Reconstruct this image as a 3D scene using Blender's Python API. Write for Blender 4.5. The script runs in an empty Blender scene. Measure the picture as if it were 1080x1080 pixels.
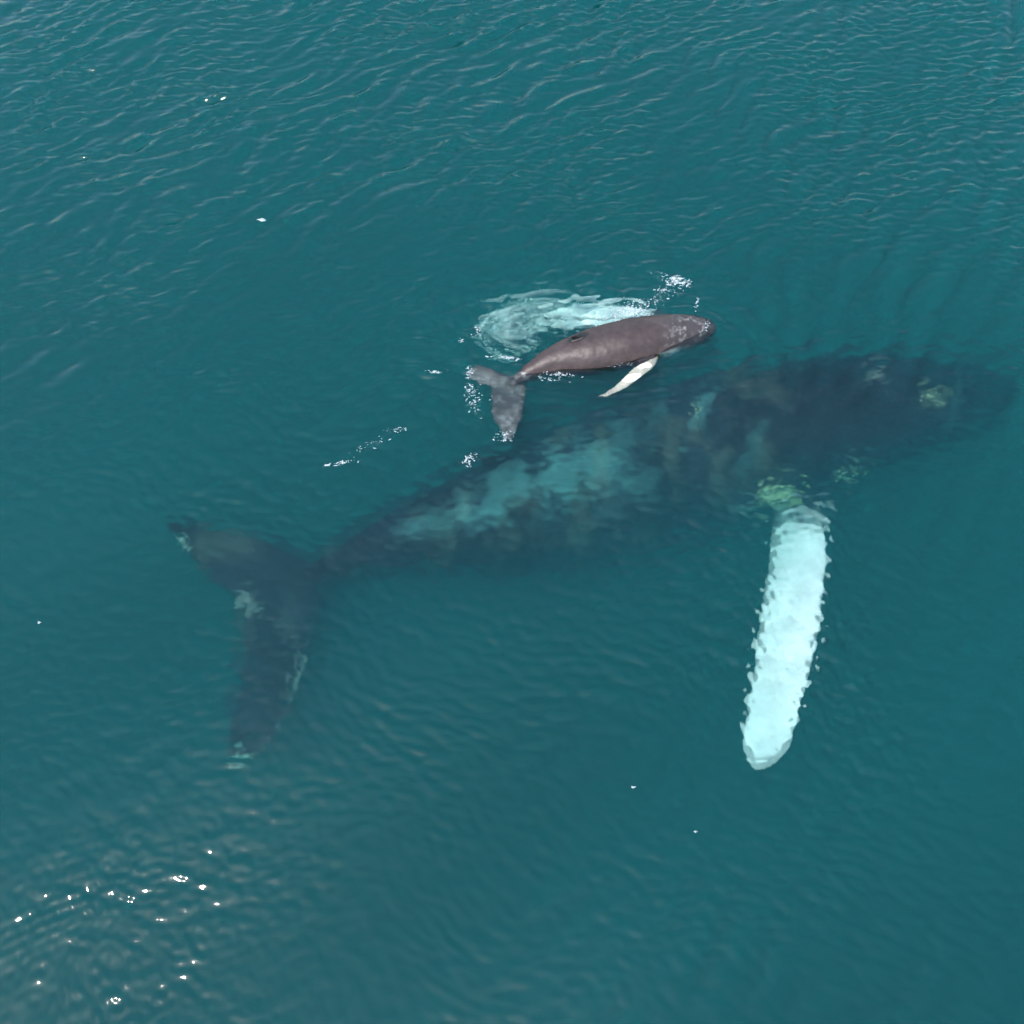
import bpy, bmesh, math, random
import numpy as np
from mathutils import Vector, Matrix

# ------------------------------------------------------------------ camera, sky, sun, exposure
sc = bpy.context.scene
R = math.radians
CAM_H = 14.0                  # drone height over the sea
PITCH = R(60)                 # looking down from the horizon
FPX = 1083.0                  # focal length in photo pixels (1080 wide)
IOR = 1.09                    # mean bend of the sight lines at the surface

cam_d = bpy.data.cameras.new('camera')
cam = bpy.data.objects.new('camera', cam_d)
sc.collection.objects.link(cam)
cam.location = (0, 0, CAM_H)
cam.rotation_euler = (math.pi / 2 - PITCH, 0, 0)
cam_d.sensor_width = 36.0
cam_d.lens = 36.0 * FPX / 1080.0
cam_d.clip_end = 2000.0
sc.camera = cam

SUN_EL, SUN_AZ = R(70), math.atan2(-273, -290)   # sun stands behind and left of the camera
w = bpy.data.worlds.new('World'); sc.world = w; w.use_nodes = True
nt = w.node_tree; nt.nodes.clear()
sky = nt.nodes.new('ShaderNodeTexSky'); sky.sky_type = 'NISHITA'; sky.sun_disc = False
sky.sun_elevation = SUN_EL
sky.sun_rotation = math.pi / 2 - SUN_AZ
sky.air_density = 1.4; sky.dust_density = 1.0; sky.ozone_density = 4.0
bg = nt.nodes.new('ShaderNodeBackground'); bg.inputs['Strength'].default_value = 0.15
wo = nt.nodes.new('ShaderNodeOutputWorld')
nt.links.new(sky.outputs[0], bg.inputs['Color']); nt.links.new(bg.outputs[0], wo.inputs['Surface'])

sun_d = bpy.data.lights.new('sun', 'SUN'); sun_d.energy = 3.5; sun_d.angle = R(0.5)
sun_d.color = (1.0, 0.95, 0.88)
sun = bpy.data.objects.new('sun', sun_d); sc.collection.objects.link(sun)
sdir = Vector((math.cos(SUN_EL) * math.cos(SUN_AZ), math.cos(SUN_EL) * math.sin(SUN_AZ), math.sin(SUN_EL)))
sun.rotation_euler = sdir.to_track_quat('Z', 'Y').to_euler()

sc.view_settings.view_transform = 'Standard'; sc.view_settings.look = 'None'
sc.view_settings.exposure = 1.1; sc.view_settings.gamma = 1.0
sc.view_settings.use_curve_mapping = False

sc.render.engine = 'CYCLES'
cy = sc.cycles
cy.use_denoising = True
cy.use_adaptive_sampling = False
cy.max_bounces = 8; cy.diffuse_bounces = 2; cy.glossy_bounces = 2
cy.transmission_bounces = 5; cy.volume_bounces = 2; cy.transparent_max_bounces = 8
cy.caustics_reflective = True; cy.caustics_refractive = True
cy.sample_clamp_indirect = 4.0
cy.blur_glossy = 0.0

# ------------------------------------------------------------------ helpers
rng = np.random.default_rng(7)
random.seed(7)
FWD = np.array([0, math.cos(PITCH), -math.sin(PITCH)])
UPV = np.array([0, math.sin(PITCH), math.cos(PITCH)])
CAMP = np.array([0, 0, CAM_H])

def P(px, py, z):
    """photo pixel -> point at height z, the ray bent at the water surface"""
    d = FWD * FPX + np.array([1, 0, 0]) * (px - 540) - UPV * (py - 540)
    d = d / np.linalg.norm(d)
    if z >= 0:
        return CAMP + d * ((z - CAM_H) / d[2])
    s = CAMP + d * (-CAM_H / d[2])
    h = d[:2] / IOR
    dz = -math.sqrt(1 - h @ h)
    return s + np.array([h[0], h[1], dz]) * (z / dz)

def to_px(p):
    """points (n,3) -> photo pixels, through the flat sea surface"""
    p = np.asarray(p, float)
    r = np.hypot(p[:, 0], p[:, 1]); dep = np.maximum(-p[:, 2], 0)
    lo = np.zeros_like(r); hi = r.copy()
    for _ in range(40):
        m = (lo + hi) / 2
        s1 = m / np.hypot(m, CAM_H); s2 = (r - m) / np.maximum(np.hypot(r - m, dep), 1e-9)
        big = s1 > IOR * s2
        hi = np.where(big, m, hi); lo = np.where(big, lo, m)
    k = np.where(r > 1e-9, ((lo + hi) / 2) / np.maximum(r, 1e-9), 1)
    under = p[:, 2] < 0
    q = np.where(under[:, None], np.stack([p[:, 0] * k, p[:, 1] * k, 0 * r], 1), p) - CAMP
    f = q @ FWD
    return 540 + FPX * q[:, 0] / f, 540 - FPX * (q @ UPV) / f

def vnoise(x, y, z=0.0, seed=0):
    """smooth value noise, -1..1"""
    x, y, z = np.broadcast_arrays(np.asarray(x, float), np.asarray(y, float), np.asarray(z, float))
    tab = np.random.default_rng(100 + seed).random((32, 32, 32)) * 2 - 1
    xi, yi, zi = np.floor(x).astype(int), np.floor(y).astype(int), np.floor(z).astype(int)
    fx, fy, fz = x - xi, y - yi, z - zi
    fx, fy, fz = [f * f * (3 - 2 * f) for f in (fx, fy, fz)]
    out = 0
    for a in (0, 1):
        for b in (0, 1):
            for c in (0, 1):
                out = out + tab[(xi + a) % 32, (yi + b) % 32, (zi + c) % 32] * \
                    (fx if a else 1 - fx) * (fy if b else 1 - fy) * (fz if c else 1 - fz)
    return out

def fbm(x, y, z=0.0, seed=0, oct=4):
    s, a = 0, 1.0
    for o in range(oct):
        s = s + a * vnoise(x * 2 ** o, y * 2 ** o, np.asarray(z) * 2 ** o, seed + o); a *= 0.55
    return s

def sstep(a, b, x):
    t = np.clip((x - a) / (b - a), 0, 1); return t * t * (3 - 2 * t)

def link(o, parent=None):
    sc.collection.objects.link(o)
    if parent: o.parent = parent
    return o

def mesh_obj(name, verts, faces, mat=None, smooth=True, parent=None):
    me = bpy.data.meshes.new(name)
    me.from_pydata([tuple(v) for v in verts], [], faces); me.update()
    if smooth: me.shade_smooth()
    if mat: me.materials.append(mat)
    return link(bpy.data.objects.new(name, me), parent)

def catmull(keys, n):
    """keys (k,m) sampled to n rows by a Catmull-Rom curve"""
    k = np.asarray(keys, float); K = len(k)
    k = np.vstack([2 * k[0] - k[1], k, 2 * k[-1] - k[-2]])
    t = np.linspace(0, K - 1 - 1e-6, n); i = t.astype(int); f = (t - i)[:, None]
    a, b, c, d = k[i], k[i + 1], k[i + 2], k[i + 3]
    return 0.5 * (2 * b + (c - a) * f + (2 * a - 5 * b + 4 * c - d) * f ** 2 + (3 * b - a - 3 * c + d) * f ** 3)

def loft(rings):
    """closed tube through rings (n,m,3) with fan caps"""
    n, m, _ = rings.shape
    v = list(rings.reshape(-1, 3)); f = []
    for i in range(n - 1):
        for j in range(m):
            a, b = i * m + j, i * m + (j + 1) % m
            f.append((a, b, b + m, a + m))
    v.append(rings[0].mean(0)); c0 = len(v) - 1
    v.append(rings[-1].mean(0)); c1 = len(v) - 1
    for j in range(m):
        f.append((c0, (j + 1) % m, j)); f.append((c1, (n - 1) * m + j, (n - 1) * m + (j + 1) % m))
    return np.array(v), f

def body_loft(keys, n=90, m=40, power=2.0):
    """keys rows: x y z half_width half_height(top) half_height(bottom) roll"""
    k = catmull(keys, n); c = k[:, :3]
    T = np.gradient(c, axis=0); T /= np.linalg.norm(T, axis=1)[:, None]
    ang = np.linspace(0, 2 * math.pi, m, endpoint=False)
    rings = np.zeros((n, m, 3))
    for i in range(n):
        S = np.cross(T[i], (0, 0, 1)); S /= np.linalg.norm(S); U = np.cross(S, T[i])
        r = k[i, 6]; S, U = S * math.cos(r) + U * math.sin(r), U * math.cos(r) - S * math.sin(r)
        ca, sa = np.cos(ang), np.sin(ang)
        e = 2.0 / power
        hh = np.where(sa > 0, k[i, 4], k[i, 5])
        rings[i] = c[i] + np.outer(np.sign(ca) * np.abs(ca) ** e * max(k[i, 3], .004), S) + np.outer(np.sign(sa) * np.abs(sa) ** e * np.maximum(hh, .004), U)
    return loft(rings)

def blade_loft(secs, n=30, m=24, normal=(0, 0, 1)):
    """flat fin: rows of leading point(3), trailing point(3), thickness; leading edge blunt, trailing edge thin"""
    k = catmull(secs, n); ang = np.linspace(0, 2 * math.pi, m, endpoint=False)
    rings = np.zeros((n, m, 3)); N0 = np.array(normal, float)
    for i in range(n):
        L, Tq, th = k[i, :3], k[i, 3:6], k[i, 6]
        u = (1 - np.cos(ang)) / 2                 # 0 leading .. 1 trailing
        prof = np.sin(ang) * (0.78 + 0.22 * np.cos(ang)) * 1.1
        ch = Tq - L; N = N0 - ch * (N0 @ ch) / max(ch @ ch, 1e-9); N /= np.linalg.norm(N)
        rings[i] = L + np.outer(u, ch) + np.outer(prof * th / 2, N)
    return loft(rings)

def merge_remesh(name, pieces, voxel, smooth_it=6):
    """joins the lofted pieces of one animal into one continuous skin"""
    V, F, o = [], [], 0
    for v, f in pieces:
        V.append(v); F += [tuple(i + o for i in q) for q in f]; o += len(v)
    V = np.vstack(V)
    me = bpy.data.meshes.new(name); me.from_pydata([tuple(v) for v in V], [], F)
    bm = bmesh.new(); bm.from_mesh(me); bmesh.ops.recalc_face_normals(bm, faces=bm.faces); bm.to_mesh(me); bm.free()
    ob = bpy.data.objects.new(name, me); sc.collection.objects.link(ob)
    md = ob.modifiers.new('r', 'REMESH'); md.mode = 'VOXEL'; md.voxel_size = voxel; md.use_smooth_shade = True
    sm = ob.modifiers.new('s', 'SMOOTH'); sm.factor = 0.5; sm.iterations = smooth_it
    dg = bpy.context.evaluated_depsgraph_get(); dg.update()
    me2 = bpy.data.meshes.new_from_object(ob.evaluated_get(dg))
    ob.modifiers.clear(); ob.data = me2; me2.name = name; bpy.data.meshes.remove(me)
    me2.materials.clear(); me2.shade_smooth()
    return ob

def coords(me):
    a = np.empty(len(me.vertices) * 3); me.vertices.foreach_get('co', a); return a.reshape(-1, 3)
def normals(me):
    a = np.empty(len(me.vertices) * 3); me.vertices.foreach_get('normal', a); return a.reshape(-1, 3)
def set_col(me, name, rgb):
    at = me.color_attributes.new(name, 'FLOAT_COLOR', 'POINT')
    at.data.foreach_set('color', np.hstack([rgb, np.ones((len(rgb), 1))]).astype(np.float32).ravel())

def new_mat(name):
    m = bpy.data.materials.new(name); m.use_nodes = True; m.node_tree.nodes.clear()
    n = m.node_tree.nodes; l = m.node_tree.links
    return m, n, l, n.new('ShaderNodeOutputMaterial')

# ------------------------------------------------------------------ materials
def skin_material(name, fine, rough=0.4, spec=0.4, bump=0.02):
    m, n, l, out = new_mat(name)
    b = n.new('ShaderNodeBsdfPrincipled'); l.new(b.outputs[0], out.inputs['Surface'])
    at = n.new('ShaderNodeVertexColor'); at.layer_name = 'pigment'
    tc = n.new('ShaderNodeTexCoord')
    no = n.new('ShaderNodeTexNoise'); no.inputs['Scale'].default_value = fine; no.inputs['Detail'].default_value = 6
    no.inputs['Roughness'].default_value = 0.65
    l.new(tc.outputs['Object'], no.inputs['Vector'])
    mr = n.new('ShaderNodeMapRange'); mr.inputs[1].default_value = 0.3; mr.inputs[2].default_value = 0.7
    mr.inputs[3].default_value = 0.8; mr.inputs[4].default_value = 1.2
    l.new(no.outputs[0], mr.inputs[0])
    mx = n.new('ShaderNodeMix'); mx.data_type = 'RGBA'; mx.blend_type = 'MULTIPLY'; mx.inputs[0].default_value = 1
    l.new(at.outputs[0], mx.inputs[6]); l.new(mr.outputs[0], mx.inputs[7])
    l.new(mx.outputs[2], b.inputs['Base Color'])
    b.inputs['Roughness'].default_value = rough; b.inputs['Specular IOR Level'].default_value = spec
    n2 = n.new('ShaderNodeTexNoise'); n2.inputs['Scale'].default_value = fine * 3; n2.inputs['Detail'].default_value = 4
    l.new(tc.outputs['Object'], n2.inputs['Vector'])
    bp = n.new('ShaderNodeBump'); bp.inputs['Strength'].default_value = 0.5; bp.inputs['Distance'].default_value = bump
    l.new(n2.outputs[0], bp.inputs['Height']); l.new(bp.outputs[0], b.inputs['Normal'])
    return m

def water_material():
    m, n, l, out = new_mat('sea_water')
    geo = n.new('ShaderNodeNewGeometry')
    def steep(k):          # the wave normal with its slope multiplied by k
        v = n.new('ShaderNodeVectorMath'); v.operation = 'MULTIPLY'; v.inputs[1].default_value = (k, k, 1)
        u = n.new('ShaderNodeVectorMath'); u.operation = 'NORMALIZE'
        l.new(geo.outputs['Normal'], v.inputs[0]); l.new(v.outputs[0], u.inputs[0]); return u
    gl = n.new('ShaderNodeBsdfGlossy'); gl.inputs['Roughness'].default_value = 0.07
    rf = n.new('ShaderNodeBsdfRefraction'); rf.inputs['IOR'].default_value = 1.2; rf.inputs['Roughness'].default_value = 0.28
    l.new(steep(11.5).outputs[0], rf.inputs['Normal'])
    tr = n.new('ShaderNodeBsdfTransparent')
    fr = n.new('ShaderNodeFresnel'); fr.inputs['IOR'].default_value = 1.45
    at = n.new('ShaderNodeAttribute'); at.attribute_name = 'focus'     # crests gather the sunlight, troughs spread it
    m1 = n.new('ShaderNodeMixShader'); l.new(at.outputs['Fac'], m1.inputs[0])
    l.new(rf.outputs[0], m1.inputs[1]); l.new(tr.outputs[0], m1.inputs[2])
    m2 = n.new('ShaderNodeMixShader'); l.new(fr.outputs[0], m2.inputs[0]); l.new(m1.outputs[0], m2.inputs[1]); l.new(gl.outputs[0], m2.inputs[2])
    l.new(m2.outputs[0], out.inputs['Surface'])
    vs = n.new('ShaderNodeVolumeScatter'); va = n.new('ShaderNodeVolumeAbsorption'); va_ = n.new('ShaderNodeAddShader')
    # scattering and absorption per metre
    SS = (0.001, 0.107, 0.124); SA = (0.60, 0.178, 0.208)
    d = max(SS); vs.inputs['Density'].default_value = d; vs.inputs['Color'].default_value = (*[s / d for s in SS], 1)
    d = max(SA) * 1.0001; va.inputs['Density'].default_value = d; va.inputs['Color'].default_value = (*[1 - s / d for s in SA], 1)
    l.new(vs.outputs[0], va_.inputs[0]); l.new(va.outputs[0], va_.inputs[1]); l.new(va_.outputs[0], out.inputs['Volume'])
    return m

MAT_SEA = water_material()
MAT_MOTHER = skin_material('mother_skin', 3.0, 0.6, 0.06, 0.02)
MAT_CALF = skin_material('calf_skin', 9.0, 0.5, 0.4, 0.004)

# ------------------------------------------------------------------ the sea
def axis(lo, hi, step, far):
    a = list(np.arange(lo, hi + 1e-6, step)); s = step; x = a[-1]; up = []
    while x < far: s *= 1.12; x += s; up.append(x)
    s = step; x = lo; dn = []
    while x > -far: s *= 1.12; x -= s; dn.append(x)
    return np.array(dn[::-1] + a + up)

CALF_MID, CALF_FIN, FIN_MID = P(640, 362, 0), P(580, 338, 0), P(838, 670, 0)
def wave_height(X, Y):
    r = np.random.default_rng(21)
    X = np.asarray(X, np.float32); Y = np.asarray(Y, np.float32)
    Z = np.zeros_like(X)
    # bent coordinates so that crests wander
    Xw = X + 0.25 * vnoise(X / 1.7, Y / 1.7, 1.3, 61) + .05 * vnoise(X / .6, Y / .6, 4.3, 63)
    Yw = Y + 0.25 * vnoise(X / 1.7, Y / 1.7, 2.9, 62) + .05 * vnoise(X / .6, Y / .6, 7.3, 64)
    far = sstep(8, 19, Y - .03 * X)
    gA = 0.8 + 0.55 * fbm(X / 3.2, Y / 3.2, 0.3, 5, 3)
    gB = 0.7 + 0.60 * fbm(X / 2.6, Y / 2.6, 5.7, 9, 3)
    gC = 0.7 + 0.8 * fbm(X / 1.6, Y / 1.2, 8.7, 19, 3)
    near_left = np.exp(-((X + 6.2) ** 2 + (Y - 1.0) ** 2) / 9.0)                  # rougher again at the near left
    Xw, Yw, gA, gB, gC, far, near_left = [v.astype(np.float32) for v in (Xw, Yw, gA, gB, gC, far, near_left)]
    by_fin = np.exp(-(((X - FIN_MID[0]) / 1.5) ** 2 + ((Y - FIN_MID[1]) / 2.4) ** 2)).astype(np.float32)
    by_calf = np.exp(-(((X - CALF_FIN[0]) / 1.6) ** 2 + ((Y - CALF_FIN[1]) / 1.2) ** 2)).astype(np.float32)
    wA = np.clip(gA, .1, 1.5) * (0.22 + 1.5 * far)
    wB = np.clip(gB, .15, 1.6) * (0.48 + .15 * near_left)
    wC = np.clip(gC, .05, 1.5) * (0.30 + 2.1 * far * (1 - .5 * sstep(-5, -10, X)) + .15 * near_left)
    wE = (1.0 * near_left + 1.1 * by_fin + .6 * by_calf) * np.clip(.5 + gC, .2, 1.5)
    wD = np.clip(gC, .3, 1.6) * (0.72 - .12 * far + 1.3 * by_fin + .9 * by_calf)
    #          weight mean spread  n   lambda0 lambda1 slope
    for wgt, mean, spread, N, l0, l1, sl in ((wA, 132, 18, 44, .24, .75, .030), (wB, 55, 24, 44, .13, .42, .022), (wC, 102, 18, 48, .12, .28, .027), (wD, 66, 26, 36, .115, .42, .022), (wE, 70, 60, 24, .11, .17, .03)):
        S = np.zeros_like(X)
        for i in range(N):
            lam = l0 * (l1 / l0) ** r.random(); k = 2 * math.pi / lam
            th = R(mean + spread * r.standard_normal())
            S += np.float32(sl / k) * np.sin(np.float32(k * math.cos(th)) * Xw + np.float32(k * math.sin(th)) * Yw + np.float32(r.random() * 7))
        Z += wgt * S
    for i in range(5):      # low swell
        lam = 3 + 4 * r.random(); th = R(120 + 25 * r.standard_normal()); k = 2 * math.pi / lam
        Z += 0.022 / k * np.sin(k * (math.cos(th) * X + math.sin(th) * Y) + r.random() * 7)
    # rings and churn pushed up by the calf
    dx, dy = X - CALF_MID[0], Y - CALF_MID[1]
    d = np.hypot(dx / 2.0, dy / 0.9) + .15 * vnoise(X * 1.5, Y * 1.5, 3, 70)
    Z += .011 * np.exp(-((d - 1.2) / .8) ** 2) * np.sin(d * 19)
    dx, dy = X - CALF_FIN[0], Y - CALF_FIN[1]
    d = np.hypot(dx / 1.5, dy / .8); g = np.exp(-(d / .95) ** 4)
    Z += g * (.012 * np.sin(16 * np.hypot(dx * .55, dy) + 3 * vnoise(X * 1.3, Y * 2, 1, 71)) + .022 * vnoise(X * 2.2, Y * 5, 3, 72) + .010 * vnoise(X * 5, Y * 11, 3, 73))
    win = sstep(-32, -15, -np.abs(X)) * sstep(-32, -14, -np.abs(Y - 10))
    return Z * win

def build_sea():
    xs, ys = axis(-13.2, 13.2, 0.032, 240), axis(-0.6, 22.5, 0.032, 240)
    X, Y = np.meshgrid(xs, ys, indexing='xy'); Z = wave_height(X, Y)
    ny, nx = X.shape; nv = nx * ny
    co = np.stack([X, Y, Z], -1).reshape(-1, 3)
    idx = np.arange(nv).reshape(ny, nx)
    q = np.stack([idx[:-1, :-1], idx[:-1, 1:], idx[1:, 1:], idx[1:, :-1]], -1).reshape(-1, 4)
    rim = np.concatenate([idx[0, :-1], idx[:-1, -1], idx[-1, :0:-1], idx[:0:-1, 0]])
    nr = len(rim); low = co[rim].copy(); low[:, 2] = -32.0
    li = nv + np.arange(nr); n1 = np.roll(np.arange(nr), -1)
    side = np.stack([rim, li, li[n1], rim[n1]], -1)
    me = bpy.data.meshes.new('sea')
    nq = len(q) + nr
    loops = np.concatenate([q.ravel(), side.ravel(), li[::-1]]).astype(np.int32)
    starts = np.concatenate([np.arange(nq) * 4, [nq * 4]]).astype(np.int32)
    me.vertices.add(nv + nr); me.vertices.foreach_set('co', np.vstack([co, low]).astype(np.float32).ravel())
    me.loops.add(len(loops)); me.loops.foreach_set('vertex_index', loops)
    me.polygons.add(nq + 1); me.polygons.foreach_set('loop_start', starts)
    sm = np.zeros(nq + 1, bool); sm[:len(q)] = True
    me.polygons.foreach_set('use_smooth', sm)
    me.update(calc_edges=True); me.validate()
    # how strongly each piece of the surface gathers the light: curvature of the smoothed waves
    Zs = Z.copy()
    for _ in range(45):
        Zs[1:-1, 1:-1] = (Zs[:-2, 1:-1] + Zs[2:, 1:-1] + Zs[1:-1, :-2] + Zs[1:-1, 2:] + 4 * Zs[1:-1, 1:-1]) / 8
    C = np.zeros_like(Z); C[1:-1, 1:-1] = 4 * Zs[1:-1, 1:-1] - Zs[:-2, 1:-1] - Zs[2:, 1:-1] - Zs[1:-1, :-2] - Zs[1:-1, 2:]
    inner = (np.abs(X) < 13) & (Y > -.5) & (Y < 22.3)
    C = np.where(inner, C / C[inner].std(), 0)
    f = np.concatenate([np.clip(.44 + .10 * C, .1, .85).ravel(), np.full(nr, .44)]).astype(np.float32)
    me.attributes.new('focus', 'FLOAT', 'POINT').data.foreach_set('value', f)
    me.materials.append(MAT_SEA)
    o = link(bpy.data.objects.new('sea', me)); o['kind'] = 'structure'
    return o
sea = build_sea()

m, n, l, out = new_mat('seabed_sand')
b = n.new('ShaderNodeBsdfPrincipled'); b.inputs['Base Color'].default_value = (.10, .09, .07, 1); b.inputs['Roughness'].default_value = .95
no = n.new('ShaderNodeTexNoise'); no.inputs['Scale'].default_value = .4
mr = n.new('ShaderNodeValToRGB'); mr.color_ramp.elements[0].color = (.06, .055, .045, 1); mr.color_ramp.elements[1].color = (.14, .125, .10, 1)
l.new(no.outputs[0], mr.inputs[0]); l.new(mr.outputs[0], b.inputs['Base Color']); l.new(b.outputs[0], out.inputs['Surface'])
sb = mesh_obj('seabed', [(-235, -230, -30), (235, -230, -30), (235, 230, -30), (-235, 230, -30)], [(0, 1, 2, 3)], m)
sb['kind'] = 'structure'

# ------------------------------------------------------------------ the mother whale
def build_mother():
    #        px    py    z     half_w  top   bottom  roll
    K = [(1078, 398, -2.15, .10, .08, .08),
         (1064, 400, -2.00, .44, .18, .26),
         (1034, 404, -1.72, .74, .32, .46),
         (990, 412, -1.46, .97, .52, .72),
         (925, 423, -1.38, 1.14, .76, 1.0),
         (850, 440, -1.44, 1.30, .98, 1.25),
         (770, 462, -1.56, 1.46, 1.12, 1.42),
         (690, 488, -1.70, 1.52, 1.14, 1.42),
         (610, 517, -1.66, 1.42, 1.04, 1.26),
         (540, 539, -1.46, 1.16, .84, .98),
         (470, 557, -1.18, .84, .62, .68),
         (410, 576, -.98, .54, .42, .44),
         (360, 595, -.90, .32, .28, .28),
         (318, 614, -.90, .23, .15, .15),
         (290, 626, -.93, .16, .06, .06)]
    keys = [(*P(a, b_, z), w_, t, bo, R(-8)) for a, b_, z, w_, t, bo in K]
    pieces = [body_loft(keys, 110, 48)]
    # flukes: rows of leading px, trailing px, z, thickness
    def lobe(rows):
        return blade_loft([(*P(*a, z), *P(*b_, z2), th) for a, b_, z, z2, th in rows], 36, 20)
    pieces.append(lobe([((352, 612), (268, 622), -0.89, -0.95, .26), ((340, 598), (258, 634), -0.89, -0.95, .22), ((300, 578), (232, 622), -0.87, -0.97, .17), ((262, 564), (212, 606), -0.87, -0.97, .13),
                        ((225, 555), (196, 588), -0.92, -0.97, .10), ((195, 548), (181, 569), -0.97, -0.97, .07), ((168, 543), (166, 548), -1.02, -1.02, .03)]))
    pieces.append(lobe([((346, 590), (272, 628), -0.89, -0.95, .26), ((344, 622), (258, 640), -0.89, -0.95, .22), ((332, 672), (252, 672), -0.89, -0.97, .17), ((318, 715), (248, 715), -0.92, -0.97, .13),
                        ((300, 755), (240, 760), -0.95, -0.99, .10), ((280, 785), (232, 792), -0.97, -1.02, .07), ((262, 800), (226, 808), -1.02, -1.02, .04)]))
    # long white right pectoral fin, reaching towards the camera
    def fin(rows, th):
        return blade_loft([(*P(*a, z), *P(*b_, z2), t) for a, b_, z, z2, t in rows], 50, 24)
    pieces.append(fin([((872, 478), (800, 500), -1.8, -2.06, .36), ((870, 520), (815, 530), -1.3, -1.56, .33), ((872, 555), (814, 560), -.85, -1.11, .28), ((873, 595), (809, 605), -.66, -0.92, .24),
                       ((868, 640), (802, 650), -.56, -0.80, .21), ((860, 690), (794, 700), -.53, -0.75, .17), ((850, 735), (787, 742), -.55, -0.76, .14),
                       ((842, 768), (781, 774), -.6, -0.74, .12), ((835, 787), (782, 792), -.63, -0.74, .10), ((825, 801), (787, 805), -.65, -0.74, .08), ((813, 810), (797, 812), -.67, -0.72, .06)], 0))
    # left pectoral fin, hanging below on the far side
    q0, q1 = P(880, 440, -2.2), P(810, 455, -2.2)
    far = []
    for t in np.linspace(0, 1, 8):
        ofs = np.array([-0.5 * t * 1.3, 1.0 + 2.4 * t, -0.5 - 2.4 * t])
        ctr = (q0 + q1) / 2 + ofs; ch = (q0 - q1) / 2 * (1 - .55 * t ** 2)
        far.append((*(ctr + ch), *(ctr - ch), .3 * (1 - .85 * t)))
    pieces.append(blade_loft(far, 30, 20, (0, -.7, .7)))
    # dorsal fin: low hooked hump on the back
    d0, d1 = P(568, 470, -0.60), P(508, 494, -0.60); ax = (d0 - d1); L = np.linalg.norm(ax); ax /= L
    up = np.array([-.05, .12, 1.0])
    rows = []
    for t, c0, c1 in ((0, 0, 1.0), (.35, .32, 1.0), (.7, .62, 1.0), (1.0, .92, 1.06)):
        base = d0 - ax * L * c0, d0 - ax * L * c1
        rows.append((*(base[0] + up * (.55 * t - .22)), *(base[1] + up * (.55 * t - .22)), .2 * (1 - t * .7)))
    pieces.append(blade_loft(rows, 12, 16, (-ax[1], ax[0], 0)))
    ob = merge_remesh('mother_whale', pieces, 0.045, 4)
    me = ob.data
    co = coords(me); N = normals(me); px, py = to_px(co)
    # knobs (tubercles) along the fin's leading edge and on the head come from the pigment and shape noise
    amp = 0.025 * fbm(co[:, 0] * 1.4, co[:, 1] * 1.4, co[:, 2] * 1.4, 40, 3)
    co += N * amp[:, None]; me.vertices.foreach_set('co', co.ravel()); me.update()
    base = np.array([.011, .015, .022])
    mott = fbm(co[:, 0] * .9, co[:, 1] * .9, co[:, 2] * .9, 3, 5)
    fine = fbm(co[:, 0] * 4, co[:, 1] * 4, co[:, 2] * 4, 13, 4)
    col = base * (1 + .5 * mott + .3 * fine)[:, None]
    def blend(mask, c):
        nonlocal col
        mask = np.clip(mask, 0, 1)[:, None]; col = col * (1 - mask) + np.array(c) * mask
    def spot(cx, cy, rx, ry, ang=0, soft=.5, nz=.5, ns=3.0, sd=0):
        dx, dy = px - cx, py - cy; a = R(ang)
        u = (dx * math.cos(a) + dy * math.sin(a)) / rx; v = (-dx * math.sin(a) + dy * math.cos(a)) / ry
        d = np.hypot(u, v) + nz * fbm(px / (8 * ns), py / (8 * ns), 0.5, 50 + sd, 4)
        return 1 - sstep(1 - soft, 1 + soft, d)
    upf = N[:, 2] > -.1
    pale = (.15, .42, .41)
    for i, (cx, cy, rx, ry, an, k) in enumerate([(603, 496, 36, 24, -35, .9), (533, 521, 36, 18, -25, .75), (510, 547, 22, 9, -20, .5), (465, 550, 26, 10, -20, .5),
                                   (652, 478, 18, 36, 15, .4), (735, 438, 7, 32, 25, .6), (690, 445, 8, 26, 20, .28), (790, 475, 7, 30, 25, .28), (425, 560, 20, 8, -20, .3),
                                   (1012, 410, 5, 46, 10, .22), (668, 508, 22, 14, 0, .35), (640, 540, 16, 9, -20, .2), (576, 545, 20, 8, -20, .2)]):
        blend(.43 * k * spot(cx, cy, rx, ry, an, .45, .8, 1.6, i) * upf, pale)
    blend(.32 * sstep(.05, .8, fbm(co[:, 0] * 2.6, co[:, 1] * 1.4, co[:, 2] * 1.4, 77, 5)) * upf * sstep(870, 780, px), (.12, .14, .11))
    blend(spot(817, 517, 17, 9, -8, .25, .5, .7, 30) * upf, (.78, .80, .46))
    blend(.8 * spot(897, 498, 15, 10, -20, .3, .6, .7, 31) * upf, (.35, .40, .36))
    blend(.35 * spot(985, 418, 12, 10, 0, .35, .6, .7, 32) * upf, (.25, .27, .18))
    blend(.6 * spot(925, 392, 10, 6, 0, .35, .6, .7, 33) * upf, (.2, .22, .2))
    # white pectoral fin
    infin = (py > 528) & (px > 770) & (px < 900) & (co[:, 2] > -1.5)
    blend(infin * sstep(528, 560, py + 10 * fbm(px / 9, py / 9, 0, 60, 3)), (.88, .89, .88))
    # pale edges of the flukes
    fl = px < 345
    blend(.95 * fl * spot(242, 803, 25, 8, 0, .4, .7, .4, 41), (.40, .55, .48))
    blend(.9 * fl * spot(192, 578, 6, 11, -25, .4, .8, .4, 42), (.40, .55, .50))
    blend(.55 * fl * spot(258, 640, 13, 8, 0, .4, .9, .4, 43), (.40, .45, .42))
    blend(.5 * fl * spot(314, 722, 5, 26, 14, .4, .9, .4, 44), (.42, .48, .44))
    blend(.55 * fl * spot(286, 778, 4, 20, 30, .4, .9, .4, 45), (.42, .48, .44))
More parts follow.
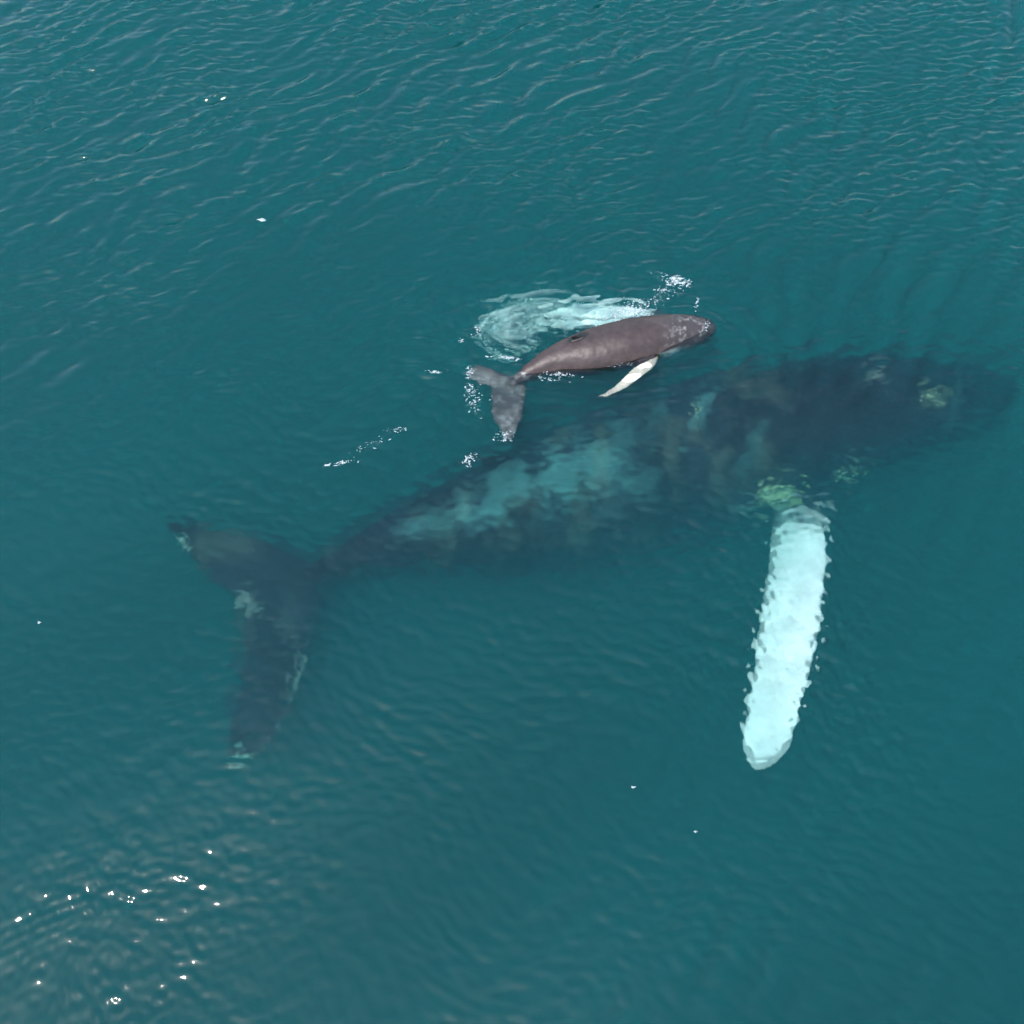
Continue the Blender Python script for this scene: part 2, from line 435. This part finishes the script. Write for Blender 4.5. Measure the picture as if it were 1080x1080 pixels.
    set_col(me, 'pigment', np.clip(col, .008, .9))
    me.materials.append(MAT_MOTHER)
    ob['label'] = 'huge dark adult whale under the water with one long bright white flipper'
    ob['category'] = 'whale'
    return ob
mother = build_mother()

# ------------------------------------------------------------------ the calf
def build_calf():
    K = [(754, 344, -.22, .05, .04, .05),
         (749, 344, -.18, .18, .12, .15),
         (736, 346, -.14, .29, .19, .28),
         (712, 350, -.12, .39, .26, .38),
         (684, 356, -.10, .45, .33, .44),
         (654, 363, -.09, .465, .35, .45),
         (624, 370, -.09, .425, .33, .41),
         (598, 376, -.09, .335, .27, .33),
         (577, 383, -.10, .23, .21, .25),
         (560, 391, -.13, .145, .15, .17),
         (547, 399, -.16, .10, .11, .12),
         (538, 406, -.18, .08, .05, .05)]
    keys = [(*P(a, b_, z), w_, t, bo, R(-6)) for a, b_, z, w_, t, bo in K]
    pieces = [body_loft(keys, 90, 40)]
    def lobe(rows):
        return blade_loft([(*P(*a, z), *P(*b_, z2), th) for a, b_, z, z2, th in rows], 30, 18)
    pieces.append(lobe([((556, 400), (534, 404), -0.26, -0.28, .10), ((552, 395), (528, 407), -0.26, -0.26, .09), ((535, 394), (520, 407), -0.23, -0.24, .07),
                        ((517, 388), (507, 404), -0.18, -0.21, .05), ((503, 386), (497, 399), -0.18, -0.19, .04), ((494, 388), (492, 393), -0.18, -0.18, .02)]))
    pieces.append(lobe([((552, 390), (530, 405), -0.26, -0.28, .10), ((555, 404), (520, 408), -0.26, -0.26, .09), ((554, 420), (517, 418), -0.22, -0.23, .07),
                        ((551, 438), (518, 434), -0.18, -0.19, .05), ((546, 452), (523, 448), -0.16, -0.17, .04), ((540, 464), (533, 463), -0.16, -0.16, .02)]))
    # right pectoral fin, pale, swept back at the surface
    pieces.append(lobe([((705, 362), (676, 362), -.34, -.34, .12), ((697, 374), (676, 377), -.12, -.12, .10), ((690, 386), (671, 384), -.03, -.03, .08), ((680, 395), (660, 396), -.01, -.02, .06),
                        ((662, 408), (645, 409), -.02, -.03, .05), ((640, 419), (630, 418), -.05, -.05, .02)]))
    # left pectoral fin, white and under water on the far side
    pieces.append(lobe([((712, 345), (680, 345), -.35, -.35, .12), ((690, 328), (658, 338), -.45, -.45, .11), ((660, 320), (636, 342), -.52, -.55, .10), ((632, 317), (614, 344), -.58, -.62, .09),
                        ((606, 318), (592, 342), -.64, -.68, .08), ((584, 324), (576, 341), -.7, -.72, .06), ((568, 331), (564, 339), -.74, -.74, .04)]))
    # dorsal fin
    d0, d1 = P(621, 354, .25), P(602, 360, .22); ax = d0 - d1; L = np.linalg.norm(ax); ax /= L
    rows = []
    for t, c0, c1 in ((0, 0, 1.0), (.35, .25, 1.0), (.7, .55, 1.02), (1.0, .92, 1.12)):
        u = np.array([0, .05, .16 * t - .08])
        rows.append((*(d0 - ax * L * c0 + u), *(d0 - ax * L * c1 + u), .07 * (1 - t * .7)))
    pieces.append(blade_loft(rows, 12, 16, (-ax[1], ax[0], 0)))
    ob = merge_remesh('calf_whale', pieces, 0.016, 4)
    me = ob.data; co = coords(me); N = normals(me)
    co += N * (0.008 * fbm(co[:, 0] * 4, co[:, 1] * 4, co[:, 2] * 4, 40, 3))[:, None]
    px, py = to_px(co)
    # tubercles on the head
    r = np.random.default_rng(3)
    head = [(P(a, b_, .02)) for a, b_ in [(r.uniform(705, 748), r.uniform(335, 362)) for _ in range(26)]]
    for h in head:
        d = np.hypot(co[:, 0] - h[0], co[:, 1] - h[1]); co[:, 2] += np.where(N[:, 2] > .1, .022 * np.exp(-(d / .022) ** 2), 0)
    me.vertices.foreach_set('co', co.ravel()); me.update()
    mott = fbm(co[:, 0] * 3, co[:, 1] * 3, co[:, 2] * 3, 3, 4); fine = fbm(co[:, 0] * 14, co[:, 1] * 14, co[:, 2] * 14, 13, 4)
    col = np.array([.037, .0245, .0225]) * (1 + .16 * mott + .12 * fine)[:, None]
    def blend(mask, c):
        nonlocal col
        mask = np.clip(mask, 0, 1)[:, None]; col = col * (1 - mask) + np.array(c) * mask
    blend(.8 * sstep(.75, .25, N[:, 2] + .15 * mott) * sstep(-.5, -.1, N[:, 2]), (.072, .047, .042))      # countershaded flanks, painted paler to make up for dim light under water
    blend(.4 * sstep(.1, .7, mott) , (.050, .037, .034))
    blend(.75 * sstep(690, 735, px + 10 * mott), (.034, .030, .030))
    blend(.5 * sstep(.1, .8, fine) * sstep(690, 720, px), (.16, .155, .15))
    fl = (px < 560) & ((py > 392) | (px < 530))
    blend(.9 * fl * sstep(556, 546, px), (.075, .078, .078))
    blend(.7 * fl * sstep(.2, .7, fine + .8 * sstep(445, 462, py) + .8 * sstep(510, 495, px)), (.20, .21, .20))
    rf = (px > 622) & (px < 708) & (py > 372) & (co[:, 1] < np.interp(px, [622, 650, 676, 708], [P(622, 404, -.1)[1], P(650, 401, -.1)[1], P(676, 387, -.1)[1], P(708, 371, -.1)[1]]))
    blend(rf * sstep(370, 378, py + 3 * fine) * (co[:, 2] > -.35), (.44, .44, .37))
    blend(.9 * sstep(690, 700, px) * sstep(738, 726, px) * sstep(.35, .1, N[:, 2]) * sstep(362, 370, py + 3 * fine), (.72, .74, .70))   # pale throat
    # the fin on the far side: past the body's flank
    ctr = np.array([P(a, b_, -.3)[:2] for a, b_ in [(520, 345), (600, 333), (690, 333)]])
    yl = np.interp(co[:, 0], ctr[:, 0], ctr[:, 1])
    lf = (py < 367) & (px < 690) & (co[:, 2] < -.2) & (co[:, 1] > np.interp(px, [560, 600, 650, 690], [P(560, 390, -.3)[1], P(600, 360, -.3)[1], P(650, 337, -.3)[1], P(690, 331, -.3)[1]]))
    blend(lf * 1.0, (.80, .82, .80))
    dm = np.clip(1 - np.hypot((px - 610), (py - 356 - .35 * (610 - px)) * 3) / 14, 0, 1) * (co[:, 2] > .10)
    blend(sstep(.0, .4, dm) * .95, (.008, .006, .006))
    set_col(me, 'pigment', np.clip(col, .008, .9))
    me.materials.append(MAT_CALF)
    ob['label'] = 'small pinkish brown whale calf with its back breaking the surface'
    ob['category'] = 'whale'
    return ob
calf = build_calf()

# ------------------------------------------------------------------ barnacle clusters on the mother
from mathutils.bvhtree import BVHTree
def pixel_ray(px, py):
    a, b_ = P(px, py, -.02), P(px, py, -6.0)
    return Vector(a), Vector(b_ - a).normalized()
m, n, l, out = new_mat('barnacle_shell')
b = n.new('ShaderNodeBsdfPrincipled'); b.inputs['Roughness'].default_value = .85
oi = n.new('ShaderNodeTexNoise'); oi.inputs['Scale'].default_value = 9
rp = n.new('ShaderNodeValToRGB'); rp.color_ramp.elements[0].color = (.30, .30, .18, 1); rp.color_ramp.elements[1].color = (.62, .64, .44, 1)
rp.color_ramp.elements[0].position = .35; rp.color_ramp.elements[1].position = .65
l.new(oi.outputs[0], rp.inputs[0]); l.new(rp.outputs[0], b.inputs['Base Color']); l.new(b.outputs[0], out.inputs['Surface'])
MAT_BARN = m
_b = bmesh.new(); bmesh.ops.create_icosphere(_b, subdivisions=1, radius=1.0)
ICO_V = np.array([v.co[:] for v in _b.verts]); ICO_F = np.array([[v.index for v in f.verts] for f in _b.faces]); _b.free()
blob_rng = np.random.default_rng(17)
def blob(acc, c, r, flat=1.0, stretch=None, jit=0.0):
    """adds one small lump to the list acc"""
    p = ICO_V * (1 + jit * (blob_rng.random((len(ICO_V), 1)) - .5))
    if stretch:
        a, k = stretch; x, y = p[:, 0] * k, p[:, 1] / k
        p = np.stack([x * math.cos(a) - y * math.sin(a), x * math.sin(a) + y * math.cos(a), p[:, 2]], 1)
    acc.append(np.asarray(c) + p * np.array([r, r, r * flat]))
def from_blobs(name, acc, mat, parent=None):
    V = np.vstack(acc); nb, nv = len(acc), len(ICO_V)
    F = (ICO_F[None] + (np.arange(nb) * nv)[:, None, None]).reshape(-1, 3)
    me = bpy.data.meshes.new(name); me.from_pydata(V.tolist(), [], F.tolist()); me.shade_smooth(); me.materials.append(mat)
    return link(bpy.data.objects.new(name, me), parent)
tree = BVHTree.FromObject(mother, bpy.context.evaluated_depsgraph_get())
for (cx, cy, sx, sy, cnt, sz) in [(817, 517, 15, 7, 60, .045), (897, 498, 13, 8, 34, .035), (985, 418, 10, 7, 12, .026), (735, 432, 5, 16, 8, .024)]:
    acc = []
    for _ in range(cnt):
        o_, d_ = pixel_ray(cx + sx * random.gauss(0, .5), cy + sy * random.gauss(0, .5))
        h, nn, _i, _d = tree.ray_cast(o_, d_)
        if h is None: continue
        blob(acc, h, sz * random.uniform(.5, 1.3), .8, None, .4)
    from_blobs('barnacle_cluster', acc, MAT_BARN, mother)['kind'] = 'stuff'

# ------------------------------------------------------------------ foam and bubbles
m, n, l, out = new_mat('foam')
b = n.new('ShaderNodeBsdfPrincipled'); b.inputs['Base Color'].default_value = (.44, .50, .51, 1); b.inputs['Roughness'].default_value = .6
tr = n.new('ShaderNodeBsdfTransparent'); mx = n.new('ShaderNodeMixShader'); mx.inputs[0].default_value = .6
l.new(tr.outputs[0], mx.inputs[1]); l.new(b.outputs[0], mx.inputs[2])
l.new(mx.outputs[0], out.inputs['Surface']); MAT_FOAM = m

def foam_patch(acc, cx, cy, sx, sy, ang, cnt, size):
    """flecks scattered over an ellipse of photo pixels, lying on the waves"""
    a = R(ang); pts = []
    for _ in range(int(cnt * 2.4)):
        u, v = random.gauss(0, .5) * sx, random.gauss(0, .5) * sy
        pts.append(P(cx + u * math.cos(a) - v * math.sin(a), cy + u * math.sin(a) + v * math.cos(a), 0))
    pts = np.array(pts); z = wave_height(pts[:, 0], pts[:, 1])
    for p, h in zip(pts, z):
        blob(acc, (p[0], p[1], h + .002), size * .62 * math.exp(random.gauss(-.45, .55)), .25, (random.gauss(.2, .6), random.uniform(1.0, 2.2)), .7)

acc = []
for row in [(664, 326, 18, 8, -10, 110, .022), (690, 318, 26, 10, -30, 45, .018), (714, 296, 17, 6, 12, 60, .026), (700, 305, 10, 6, -20, 22, .02), (735, 321, 2, 9, 8, 12, .018),
            (645, 333, 26, 5, -6, 60, .018), (534, 376, 13, 1.5, 2, 34, .022), (590, 393, 18, 2, 6, 32, .02), (575, 398, 22, 2, 10, 16, .016), (503, 348, 5, 8, 0, 12, .022), (486, 358, 3, 3, 0, 5, .022),
            (460, 392, 10, 1.5, 0, 14, .022), (497, 412, 8, 14, 0, 34, .018), (502, 425, 12, 12, 0, 22, .018), (533, 459, 9, 6, 0, 34, .016), (495, 392, 4, 8, 0, 26, .016),
            (496, 484, 10, 6, -20, 30, .018), (360, 487, 14, 2, -8, 12, .02), (392, 468, 26, 6, -22, 22, .014), (420, 452, 12, 3, -10, 14, .014), (345, 489, 3, 1, 0, 6, .024),
            (700, 358, 34, 10, -12, 26, .012), (745, 344, 6, 8, 20, 26, .014), (640, 384, 36, 2, 0, 34, .012), (582, 386, 18, 3, -15, 16, .012),
            (276, 232, 1.2, .8, 0, 6, .04), (40, 655, 1.6, .8, 0, 4, .024), (668, 830, 1.5, 1.2, 0, 5, .02), (733, 878, 2, 1, 0, 4, .016)]:
    foam_patch(acc, *row)
fo = from_blobs('sea_foam', acc, MAT_FOAM)
fo['kind'] = 'stuff'; fo['label'] = 'white foam flecks scattered on the water around the calf'; fo['category'] = 'foam'

m, n, l, out = new_mat('bubble_cloud')
b = n.new('ShaderNodeBsdfPrincipled'); b.inputs['Base Color'].default_value = (.82, .86, .86, 1); b.inputs['Roughness'].default_value = .5
l.new(b.outputs[0], out.inputs['Surface']); MAT_BUB = m
acc = []
br = random.Random(5)
for _ in range(110):            # curling strings of bubbles stirred up by the flipper
    rx = br.uniform(14, 76); ry = rx * br.uniform(.38, .5)
    a0 = br.uniform(110, 330); a1 = a0 + br.uniform(15, 50)
    dz = br.uniform(.55, 1.05); wob = br.uniform(-4, 4); thick = br.uniform(.8, 3.0)
    for i in range(int(rx * (a1 - a0) * .05) + 20):
        an = R(a0 + (a1 - a0) * br.random())
        px_ = 575 + rx * math.cos(an) + br.gauss(0, thick) + wob
        py_ = 346 + ry * math.sin(an) + br.gauss(0, thick * .6)
        blob(acc, P(px_, py_, -dz - br.uniform(0, .1)), br.uniform(.006, .017))
bu = from_blobs('air_bubbles', acc, MAT_BUB)
bu['kind'] = 'stuff'; bu['label'] = 'cloud of pale air bubbles under the surface behind the calf'; bu['category'] = 'bubbles'
